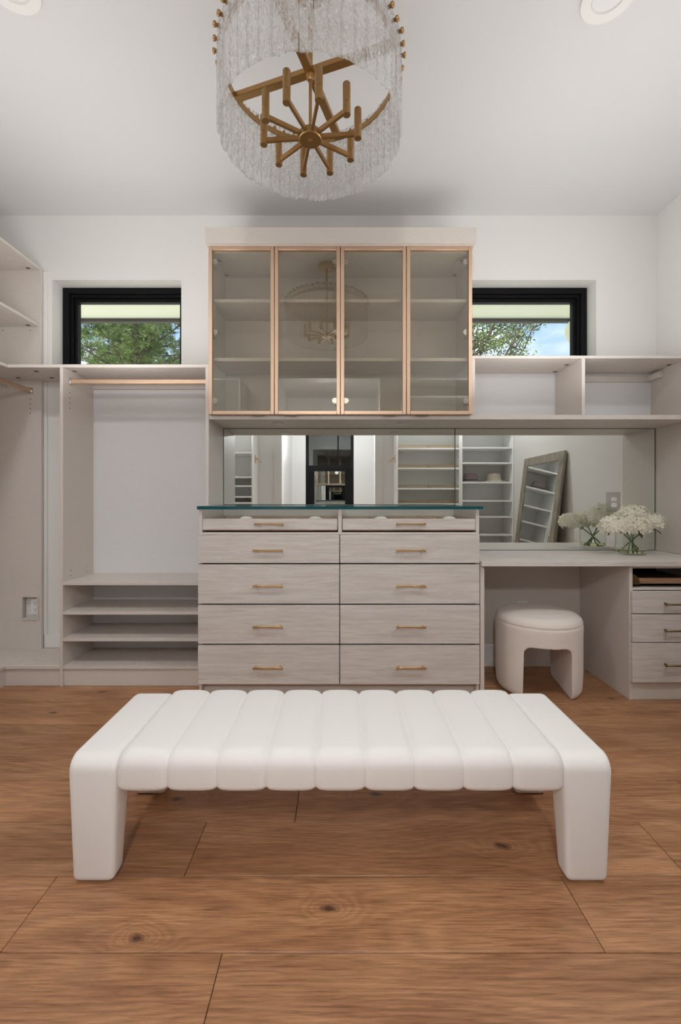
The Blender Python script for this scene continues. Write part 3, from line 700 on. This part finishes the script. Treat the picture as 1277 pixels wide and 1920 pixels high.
# ------------------------------------------------------------------ bench
t = thing('channel_bench', 'long white boucle bench with channel-tufted seat and four block legs', 'bench', (0, 1.55, 0))
Y0, Y1 = 1.320, 1.795
def bench_taper(xc):
    def fn(u, p):
        z = p.y; k = 1.0 if z > .24 else .80+.20*max(0, z/.24)**.7
        yc = 1.5575; 
        return Vector((xc+u*k, p.x, z))
    return fn
R = .022
prof = [(-.074, R), (-.0725, R*.55), (-.069, R*.25), (-.062, R*.07), (-.052, 0), (0, 0), (.052, 0), (.062, R*.07), (.069, R*.25), (.0725, R*.55), (.074, R)]
arch_o = roundpoly([(Y0+.004, 0), (Y0, .376), (Y1, .376), (Y1-.004, 0), (Y1-.074, 0), (Y1-.088, .268), (Y0+.088, .268), (Y0+.074, 0)],
                   [.022, .046, .046, .022, .022, .03, .03, .022], 6)
for s, nm in ((-1, 'left'), (1, 'right')):
    xc = s*(.659+.074)
    o = part('leg_arch', loft(new(), [(u, inset_poly(arch_o, d)) for u, d in prof], bench_taper(xc)), M['bench'], t)
cw = 1.318/9
ch_o = roundpoly([(Y0-.003, .272), (Y0-.004, .389), (Y1+.004, .389), (Y1+.003, .272)], [.020, .048, .048, .020], 8)
for k in range(9):
    xc = -.659+cw*(k+.5); sl = []
    for q in range(-7, 8):
        u = q/7; A = .016
        sl.append((u*cw/2*.998, inset_poly(ch_o, A*(1-math.sqrt(max(0, 1-abs(u)**3.6))), lambda p: .60+.40*max(0, min(1, (p.y-.34)/.045)))))
    part('seat_channel', loft(new(), sl, lambda u, p, xc=xc: Vector((xc+u, p.x, p.y))), M['bench'], t)

# ------------------------------------------------------------------ stool
def stool_mesh():
    cx, cyy = 0, 0
    b = new(); R_ = .250
    lathe(b, [(0, 0), (R_*.88, 0), (R_*.93, .008), (R_*.965, .03), (R_*.985, .12), (R_*.985, .33), (R_*.992, .38), (R_*.988, .400), (R_*.958, .406), (R_*.985, .415), (R_*.955, .436), (R_*.84, .457), (R_*.62, .469), (R_*.3, .475), (0, .476)], (0, 0, 0), 64)
    me = bpy.data.meshes.new('tmp'); b.to_mesh(me); b.free(); A = bpy.data.objects.new('tmp', me); C.objects.link(A)
    b = new(); pl = roundpoly([(-.132, -.05), (.132, -.05), (.128, .300), (-.128, .300)], [0, 0, .045, .045], 6)
    lo = [b.verts.new((p.x, -.4, p.y)) for p in pl]; hi = [b.verts.new((p.x, .4, p.y)) for p in pl]
    for k in range(len(lo)): b.faces.new((lo[k], lo[(k+1) % len(lo)], hi[(k+1) % len(lo)], hi[k]))
    b.faces.new(lo); b.faces.new(hi); bmesh.ops.recalc_face_normals(b, faces=b.faces)
    b.transform(Matrix.Rotation(math.radians(-9), 4, 'Z'))
    me2 = bpy.data.meshes.new('tmp2'); b.to_mesh(me2); b.free(); B = bpy.data.objects.new('tmp2', me2); C.objects.link(B)
    bo = A.modifiers.new('b', 'BOOLEAN'); bo.object = B; bo.operation = 'DIFFERENCE'; bo.solver = 'EXACT'
    rm = A.modifiers.new('r', 'REMESH'); rm.mode = 'VOXEL'; rm.voxel_size = .005; rm.use_smooth_shade = True
    sm = A.modifiers.new('s', 'SMOOTH'); sm.factor = .5; sm.iterations = 2
    dg = bpy.context.evaluated_depsgraph_get(); res = bpy.data.meshes.new_from_object(A.evaluated_get(dg))
    bpy.data.objects.remove(A); bpy.data.objects.remove(B)
    return res
me = stool_mesh(); me.name = 'stool'
for p in me.polygons: p.use_smooth = True
me.materials.clear(); me.materials.append(M['stool'])
so = bpy.data.objects.new('boucle_stool', me); C.objects.link(so); so.location = (1.205, 2.735, 0)
tag(so, 'round cream boucle arch stool standing in the knee space under the desk', 'stool')

# ------------------------------------------------------------------ chandelier
cxx, cyy = -.112, 1.68
t = thing('chandelier', 'round brass chandelier hung with textured clear glass strips', 'chandelier', (cxx, cyy, 3.08))
part('canopy', lathe(new(), [(0, 0), (.075, 0), (.075, -.022), (.070, -.026), (0, -.026)], (cxx, cyy, ZC), 40), M['brass'], t)
part('stem_rod', tube(new(), [(cxx, cyy, ZC-.02), (cxx, cyy, 2.72)], .009, 16), M['brass'], t)
part('inner_rod', tube(new(), [(cxx, cyy, 2.735), (cxx, cyy, 2.50)], .0062, 14), M['brass'], t)
RR = .322
part('ring', lathe(new(), [(RR, 2.727), (RR, 2.749), (RR-.005, 2.749), (RR-.005, 2.727), (RR, 2.727)], (cxx, cyy, 0), 96), M['brass'], t)
for a in (71, 161):
    a = math.radians(a); dx, dy = math.cos(a)*(RR-.004), math.sin(a)*(RR-.004)
    dz = 0 if a < 2 else .0002
    part('cross_bar', obar(new(), (cxx-dx, cyy-dy, 2.738+dz), (cxx+dx, cyy+dy, 2.738+dz), .030, .022), M['brass'], t)
part('rod_collar', tube(new(), [(cxx, cyy, 2.752), (cxx, cyy, 2.716), (cxx, cyy, 2.706)], [.016, .016, .010], 20), M['brass'], t)
zh = 2.495
part('hub', lathe(new(), [(0, -.018), (.008, -.018), (.0085, -.012), (.040, -.012), (.043, -.009), (.043, .012), (.040, .016), (.012, .016), (.012, .030), (0, .030)], (cxx, cyy, zh), 36), M['brass'], t)
for k in range(10):
    a = math.radians(211+36*k); dx, dy = math.cos(a), math.sin(a); ra = .178
    arm = part('arm', obar(new(), (cxx+dx*.036, cyy+dy*.036, zh), (cxx+dx*ra, cyy+dy*ra, zh), .011, .018), M['brass'], t)
    ex, ey = cxx+dx*ra, cyy+dy*ra
    b = new(); lathe(b, [(0, -.017), (.0135, -.017), (.0135, .024), (.0125, .0245), (.0125, .027), (.0135, .0275), (.0135, .092), (.012, .094), (0, .094)], (ex, ey, zh), 20)
    part('lamp_holder', b, M['brass'], arm)
NS = 48
def strip_mesh(seed, ln):
    r2 = random.Random(seed); b = new(); nx, nz = 5, 22; wv = .0415; 
    g = {}
    def hgt(i, j, s):
        edge = i in (0, nx)
        p = Vector((i*.013*1.9+seed*3.1, j*.013*2.2, s*5.0+seed))
        return (.0028 if edge else .0022+.0024*mnoise.noise(p*42))
    cutl = [r2.uniform(-.004, .004) for _ in range(nx+1)]
    for i in range(nx+1):
        for j in range(nz+1):
            z = -ln*j/nz + (cutl[i] if j == nz else 0)
            x = (i/nx-.5)*wv
            curve = -((i/nx-.5)**2)*.004
            g[i, j, 0] = b.verts.new((x, curve+hgt(i, j, 0), z)); g[i, j, 1] = b.verts.new((x, curve-hgt(i, j, 1), z))
    for i in range(nx):
        for j in range(nz):
            b.faces.new((g[i, j, 0], g[i+1, j, 0], g[i+1, j+1, 0], g[i, j+1, 0])).smooth = True
            b.faces.new((g[i, j, 1], g[i, j+1, 1], g[i+1, j+1, 1], g[i+1, j, 1])).smooth = True
    for j in range(nz):
        for i in (0, nx): b.faces.new((g[i, j, 0], g[i, j+1, 0], g[i, j+1, 1], g[i, j, 1]))
    for i in range(nx):
        for j in (0, nz): b.faces.new((g[i, j, 0], g[i+1, j, 0], g[i+1, j, 1], g[i, j, 1]))
    bmesh.ops.recalc_face_normals(b, faces=b.faces)
    me = bpy.data.meshes.new('glass_strip'); b.to_mesh(me); b.free(); me.materials.append(M['ice']); return me
sms = [strip_mesh(s, .298) for s in range(8)]
b = lathe(new(), [(0, -.006), (.006, -.006), (.006, .008), (.009, .009), (.009, .016), (.006, .018), (0, .018)], (0, 0, 0), 14)
b.transform(Matrix.Rotation(-PI/2, 4, 'X')); stud_me = bpy.data.meshes.new('stud'); b.to_mesh(stud_me); b.free(); stud_me.materials.append(M['brass'])
for k in range(NS):
    a = 2*PI*k/NS+.03; rs = .334+(.0035 if k % 2 else 0)
    o = bpy.data.objects.new('glass_strip', sms[k % 8]); C.objects.link(o); o.parent = t
    o.location = (math.cos(a)*rs, math.sin(a)*rs, 2.782-3.08+random.uniform(-.003, .003)); o.rotation_euler = (0, 0, a-PI/2)
    s = bpy.data.objects.new('stud', stud_me); C.objects.link(s); s.parent = o; s.location = (0, 0, -.016)

# ------------------------------------------------------------------ vase of hydrangeas
vx, vy, vz = 1.845, 2.845, DT+.0005
vr = .086
t = thing('glass_vase', 'clear glass cylinder vase with a little water on the desk', 'vase', (vx, vy, vz))
part('vase_body', lathe(new(), [(0, 0), (vr-.004, 0), (vr, .004), (vr, .165), (vr-.002, .167), (vr-.004, .165), (vr-.004, .012), (0, .010)], (vx, vy, vz), 48), M['vase'], t)
part('water', lathe(new(), [(0, .0125), (vr-.0055, .0125), (vr-.0055, .032), (0, .032)], (vx, vy, vz), 40), M['water'], t)
def floret(bm, c, nrm, s, rr_):
    nrm = nrm.normalized(); q = nrm.to_track_quat('Z', 'Y').to_matrix(); a0 = rr_.uniform(0, PI)
    for k in range(4):
        a = a0+k*PI/2; m3 = q @ Matrix.Rotation(a, 3, 'Z')
        tilt = rr_.uniform(.05, .5)
        pts_ = [(0, 0, 0), (.55, -.48, .10), (1.0, -.30, tilt*.6), (1.12, .02, tilt), (.98, .34, tilt*.6), (.5, .48, .10)]
        vs = [bm.verts.new(c+m3 @ (Vector(p)*s)) for p in pts_]
        bm.faces.new((vs[0], vs[1], vs[2], vs[3])).smooth = True; bm.faces.new((vs[0], vs[3], vs[4], vs[5])).smooth = True
heads = (((1150, 986), 2.80, .072, 'leftmost'), ((1186, 966), 2.885, .080, 'topmost, rear'), ((1192, 985), 2.77, .078, 'front middle'), ((1222, 980), 2.84, .066, 'rightmost'), ((1168, 975), 2.93, .066, 'hindmost'))
for i, ((hx, hy), Y, r, wh) in enumerate(heads):
    c = px(hx, hy, Y); rr_ = random.Random(50+i)
    base = Vector((vx-(c.x-vx)*.55+rr_.uniform(-.01, .01), vy-(c.y-vy)*.4+rr_.uniform(-.015, .015), vz+.014))
    d2 = Vector((base.x-vx, base.y-vy, 0))
    if d2.length > .068: base = Vector((vx, vy, vz+.014))+d2.normalized()*.068
    th = thing('hydrangea', 'cream white hydrangea stem in the glass vase, %s head of the bunch' % wh, 'flower', base, 'white hydrangeas in the vase')
    rim = Vector((vx+(c.x-vx)*.45, vy+(c.y-vy)*.45, vz+.13))
    d3 = Vector((rim.x-vx, rim.y-vy, 0))
    if d3.length > .06: rim = Vector((vx, vy, vz+.13))+d3.normalized()*.06
    part('stem', tube(new(), [base, (base+rim)/2+Vector((0, 0, .004)), rim, rim*.4+c*.6-Vector((0, 0, .01)), c], [.0042, .004, .0038, .0036, .003], 8), M['stem'], th)
    hb = new(); nfl = 95
    for k in range(nfl):
        z = 1-2*(k+.5)/nfl
        if z < -.62: continue
        ph = k*2.39996; rad = math.sqrt(1-z*z)
        n_ = Vector((math.cos(ph)*rad, math.sin(ph)*rad, z)); j = rr_.uniform(.86, 1.05)
        floret(hb, c+Vector((n_.x*1.12, n_.y*1.05, n_.z*.80))*r*j, n_+Vector((rr_.uniform(-.35, .35), rr_.uniform(-.35, .35), rr_.uniform(-.2, .35))), rr_.uniform(.017, .0215), rr_)
    fo = part('florets', hb, M['petal'], th); fo['kind'] = 'stuff'
    part('flower_core', lathe(new(), [(0, -.6*r), (.5*r, -.45*r), (.72*r, 0), (.5*r, .45*r), (0, .6*r)], c, 14), M['petalc'], th)
    if i in (0, 2, 3):
        lb = new(); p0 = rim*.5+c*.5-Vector((0, 0, .012)); dirv = Vector((c.x-vx+rr_.uniform(-.03, .03), -.04, -.01)).normalized()
        side = dirv.cross(Vector((0, 0, 1))).normalized(); prev = None
        for q in range(7):
            u = q/6; wv = .024*math.sin(PI*min(1, u*.95+.05))**.8*(1-u*.3)
            m0 = p0+dirv*u*.085+Vector((0, 0, .018*math.sin(PI*u)-.02*u))
            row = [lb.verts.new(m0-side*wv+Vector((0, 0, .005))), lb.verts.new(m0), lb.verts.new(m0+side*wv+Vector((0, 0, .005)))]
            if prev:
                for k in range(2): lb.faces.new((prev[k], prev[k+1], row[k+1], row[k])).smooth = True
            prev = row
        part('leaf', lb, M['leaf'], th)

# ------------------------------------------------------------------ behind the camera, seen in the mirrors
UF = .55
def closet_unit(name, label, x0, x1, zs, grp):
    t = thing(name, label, 'shelf', ((x0+x1)/2, YF+.01, 0), grp)
    for a in (x0, x1-.019): part('side_panel', box(a, a+.019, YF+.002, UF, 0, 2.45), M['linen_w'], t)
    part('back_panel', box(x0+.019, x1-.019, YF+.002, YF+.010, 0, 2.45, bev=0), M['linen_w'], t)
    for z in zs: part('shelf', box(x0+.019, x1-.019, YF+.010, UF-.001, z-.019, z), M['linen_w'], t)
    return t
M['linen_w'] = mat('white_laminate', (.88, .88, .87), .45)
closet_unit('hat_shelf_unit', 'white open shelf unit holding two hats, seen in the wall mirror', 1.500, 2.157, (.06, .28, .50, .70, .925, 1.125, 1.354, 1.596, 1.786, 2.02, 2.45), 'white shelf units beside the entry')
t = closet_unit('shoe_shelf_unit', 'white shelf unit with brass shoe rails on each shelf, seen in the wall mirror', .700, 1.498, (.06, .32, .58, .83, 1.085, 1.277, 1.53, 1.776, 2.02, 2.26, 2.45), 'white shelf units beside the entry')
for z in (1.277, 1.53, 1.776, 1.085):
    b = new()
    for x0, x1 in ((.722, 1.10), (1.105, 1.476)):
        bx(b, x0, x1, UF-.03, UF-.024, z+.006, z+.014, bev=0); bx(b, x0, x1, UF-.03, UF-.024, z+.028, z+.038, bev=0)
        for xx in (x0, x1-.006): bx(b, xx, xx+.006, UF-.03, UF-.024, z, z+.038, bev=0)
    part('shoe_rail', b, M['brassh'], t)
closet_unit('side_shelf_unit', 'white shelf unit at the left end of the wall mirror reflection', -1.95, -1.083, (.06, .40, .72, 1.10, 1.175, 1.31, 1.42, 1.725, 2.02, 2.45), 'white shelf units beside the entry')
for s, x in ((1, -1.083), (-1, .700)):
    t = thing('wall_hook', 'brass branch-shaped hook on the side of the %s shelf unit by the entry' % ('left' if s > 0 else 'shoe'), 'hook', (x, .42, 1.62), 'brass hooks flanking the entry')
    b = new(); tube(b, [(x, .40, 1.66), (x+s*.03, .40, 1.655), (x+s*.05, .41, 1.63), (x+s*.075, .42, 1.62), (x+s*.09, .42, 1.60)], [.006, .007, .008, .007, .004], 8)
    part('hook_arm', b, M['brassh'], t)
    part('mounting_plate', box(x, x+s*.005, .37, .44, 1.60, 1.70), M['brassh'], t)
def hat(x, y, z, m, label, rot):
    t = thing('fedora_hat', label, 'hat', (x, y, z), 'felt hats on the shelf')
    b = lathe(new(), [(.0, .004), (.08, .004), (.118, .0045), (.134, .012), (.136, .016), (.118, .0095), (.086, .010), (.084, .03), (.078, .09), (.066, .112), (.045, .110), (.02, .100), (0, .098)], (0, 0, 0), 32, 1.12, .95)
    for v in b.verts:
        if v.co.z > .07: v.co.y *= 1-.35*max(0, v.co.x/.09) if v.co.x > 0 else 1
        if v.co.z > .1 and abs(v.co.y) < .02: v.co.z -= .012
    b.transform(Matrix.Translation((x, y, z)) @ Matrix.Rotation(rot, 4, 'Z'))
    part('hat_body', b, m, t)
    b = lathe(new(), [(.0862, .010), (.0868, .012), (.0845, .034), (.083, .035)], (0, 0, 0), 32, 1.12, .95)
    b.transform(Matrix.Translation((x, y, z)) @ Matrix.Rotation(rot, 4, 'Z')); part('hat_band', b, M['band'] if m is M['hatg'] else M['velvet'], t)
hat(1.672, .38, 1.3545, M['hatg'], 'mauve-grey felt hat on the shelf reflected in the wall mirror', .2)
hat(1.975, .36, 1.3545, M['hatc'], 'cream felt hat on the shelf reflected in the wall mirror', -.2)

# leaning floor mirror
t = thing('floor_mirror', 'tall weathered-wood framed mirror leaning on the right wall', 'mirror', (1.95, 1.40, 0))
lean = math.atan2(.19, 1.60); ht = 1.61; wl = .46
def leanbox(b, u0, u1, v0, v1, d0, d1, bev=.003):
    b2 = box(d0, d1, u0, u1, v0, v1, bev=bev)
    b2.transform(Matrix.Translation((1.935, 1.41, .004)) @ Matrix.Rotation(lean, 4, 'Y'))
    me_ = bpy.data.meshes.new('t'); b2.to_mesh(me_); b2.free(); b.from_mesh(me_); bpy.data.meshes.remove(me_)
b = new(); fw = .09
leanbox(b, -wl, -wl+fw, 0, ht, 0, .03); leanbox(b, wl-fw, wl, 0, ht, 0, .03); leanbox(b, -wl+fw, wl-fw, 0, fw, 0, .03); leanbox(b, -wl+fw, wl-fw, ht-fw, ht, 0, .03)
part('frame', b, M['oldwood'], t)
b = new(); leanbox(b, -wl+fw, wl-fw, fw, ht-fw, .010, .014, 0); part('mirror_glass', b, M['mirror2'], t)
b = new(); leanbox(b, -wl+.02, wl-.02, .02, ht-.02, .030, .034, 0); part('backing', b, M['walnut'], t)

# ------------------------------------------------------------------ outdoors
struct('ground', box(-60, 60, YB+.3, 90, -3.2, -3.0, bev=0), M['grass'])
struct('wall_outside', box(XL-.2, XR+.2, YB+.221, YB+.24, -3.0, 1.98, bev=0), M['stucco'])
struct('eave_soffit', box(-7, 7, YB+.222, 4.61, 3.0, 3.03, bev=0), M['soffit'])
struct('roof', box(-7, 7, YB+.222, 4.61, 3.031, 3.27, bev=0), M['stucco'])
struct('trim_3', box(-7, 7, 4.611, 4.66, 2.966, 3.28), M['fascia'])
t = thing('paper_lantern', 'pale green ribbed globe lantern hanging under the eave outside the right window', 'lantern', (2.335, 4.40, 3.0))
b = new(); ns = 24; rings = []
prof = [(0.02*0+.03, .115)]
pr = []
for k in range(ns+1):
    th_ = PI*k/ns; pr.append((max(.02, (.118+.004*math.cos(k*PI))*math.sin(th_)), .13*math.cos(th_)))
part('shade', lathe(b, pr, (2.335, 4.40, 2.79), 36), M['soffit'], t)
part('cord', tube(new(), [(2.335, 4.40, 3.0), (2.335, 4.40, 2.91)], .004, 6), M['fascia'], t)

def blade(bm, c, d, ln, wd, rr_):
    s = d.cross(Vector((rr_.uniform(-1, 1), rr_.uniform(-1, 1), rr_.uniform(-1, 1)))).normalized()*wd
    v = [bm.verts.new(c-s*.3), bm.verts.new(c+d*ln*.5-s), bm.verts.new(c+d*ln), bm.verts.new(c+d*ln*.5+s)]
    bm.faces.new(v)
def tree(name, label, base, height, lean_dir, pine, seed, nb, spread, dens, grp='trees outside the windows', zmin=.25):
    rr_ = random.Random(seed); base = Vector(base)
    t = thing(name, label, 'tree', base, grp)
    wood = new(); lv = new()
    top = base+Vector((lean_dir[0], lean_dir[1], height))
    tp = [base.lerp(top, k/8)+Vector((rr_.uniform(-.08, .08), rr_.uniform(-.08, .08), 0)) for k in range(9)]
    tube(wood, tp, [.17*(1-.85*k/8)+.015 for k in range(9)], 8)
    for i in range(nb):
        u = zmin+(.98-zmin)*((i+rr_.random())/nb); p0 = tp[int(u*8)].lerp(tp[min(8, int(u*8)+1)], u*8-int(u*8))
        az = rr_.uniform(0, 2*PI); ln = spread*(1.15-.75*u)*rr_.uniform(.6, 1.1)
        el = rr_.uniform(-.05, .45) if pine else rr_.uniform(.2, .9)
        d = Vector((math.cos(az)*math.cos(el), math.sin(az)*math.cos(el), math.sin(el)))
        pts_ = [p0]; 
        for q in range(4):
            d = (d+Vector((rr_.uniform(-.25, .25), rr_.uniform(-.25, .25), rr_.uniform(-.1, .22)))).normalized(); pts_.append(pts_[-1]+d*ln/4)
        tube(wood, pts_, [.045*(1-u*.6), .034*(1-u*.6), .024*(1-u*.5), .014, .006], 5, False)
        for q in range(1, 5):
            for _ in range(4 if q > 1 else 2):
                s0 = pts_[q].lerp(pts_[q-1], rr_.random())
                dd = (d*.6+Vector((rr_.uniform(-1, 1), rr_.uniform(-1, 1), rr_.uniform(-.5, .7)))).normalized(); sl = ln*.26*rr_.uniform(.6, 1.3)
                s1 = s0+dd*sl*.55; s2 = s1+(dd+Vector((rr_.uniform(-.3, .3), rr_.uniform(-.3, .3), rr_.uniform(-.1, .3)))).normalized()*sl*.45
                tube(wood, [s0, s1, s2], [.010, .007, .003], 4, False)
                for _c in range(dens):
                    c = s0.lerp(s2, rr_.uniform(.25, 1.05))+Vector((rr_.gauss(0, .05), rr_.gauss(0, .05), rr_.gauss(0, .05)))
                    if pine:
                        for _n in range(9):
                            v = (dd+Vector((rr_.gauss(0, .8), rr_.gauss(0, .8), rr_.gauss(.2, .7)))).normalized(); blade(lv, c, v, rr_.uniform(.07, .12), .006, rr_)
                    else:
                        for _n in range(6):
                            v = Vector((rr_.gauss(0, 1), rr_.gauss(0, 1), rr_.gauss(-.1, .6))).normalized(); blade(lv, c+v*rr_.uniform(.02, .09), v, rr_.uniform(.040, .065), .015, rr_)
    part('trunk', wood, M['bark'], t)
    f = part('foliage', lv, M['pine'] if pine else M['foliage'], t); f['kind'] = 'stuff'
    return t
def copy_tree(src, loc, rz, label, sc=1):
    r = src.copy(); C.objects.link(r); r.location = loc; r.rotation_euler = (0, 0, rz); r['label'] = label; r.scale = (sc, sc, sc)
    for ch in list(src.children):
        c = ch.copy(); C.objects.link(c); c.parent = r
p1 = tree('pine_tree', 'nearest dense pine filling the left window', (-4.3, 9.2, -3), 10.5, (.2, 0), True, 11, 72, 2.3, 8, zmin=.5)
copy_tree(p1, (-10.2, 9.6, -3), 3.3, 'pine at the far left outside the left window')
copy_tree(p1, (-7.0, 15.2, -3), 4.6, 'tall pine in the second row behind the left window', 1.18)
copy_tree(p1, (-1.0, 15.4, -3), .6, 'pine in the second row between both windows', 1.1)
copy_tree(p1, (-10.0, 22.5, -3), 5.3, 'tallest pine in the back row behind the left window', 1.45)
tree('leafy_tree', 'light leafy tree with slanting branches outside the right window', (2.35, 8.6, -3), 10.6, (.1, 0), False, 23, 56, 3.3, 7, zmin=.45)
tree('small_leafy_tree', 'small leafy treetop at the right corner of the right window', (6.1, 11.2, -3), 6.7, (.2, 0), False, 31, 14, 1.2, 4, zmin=.6)
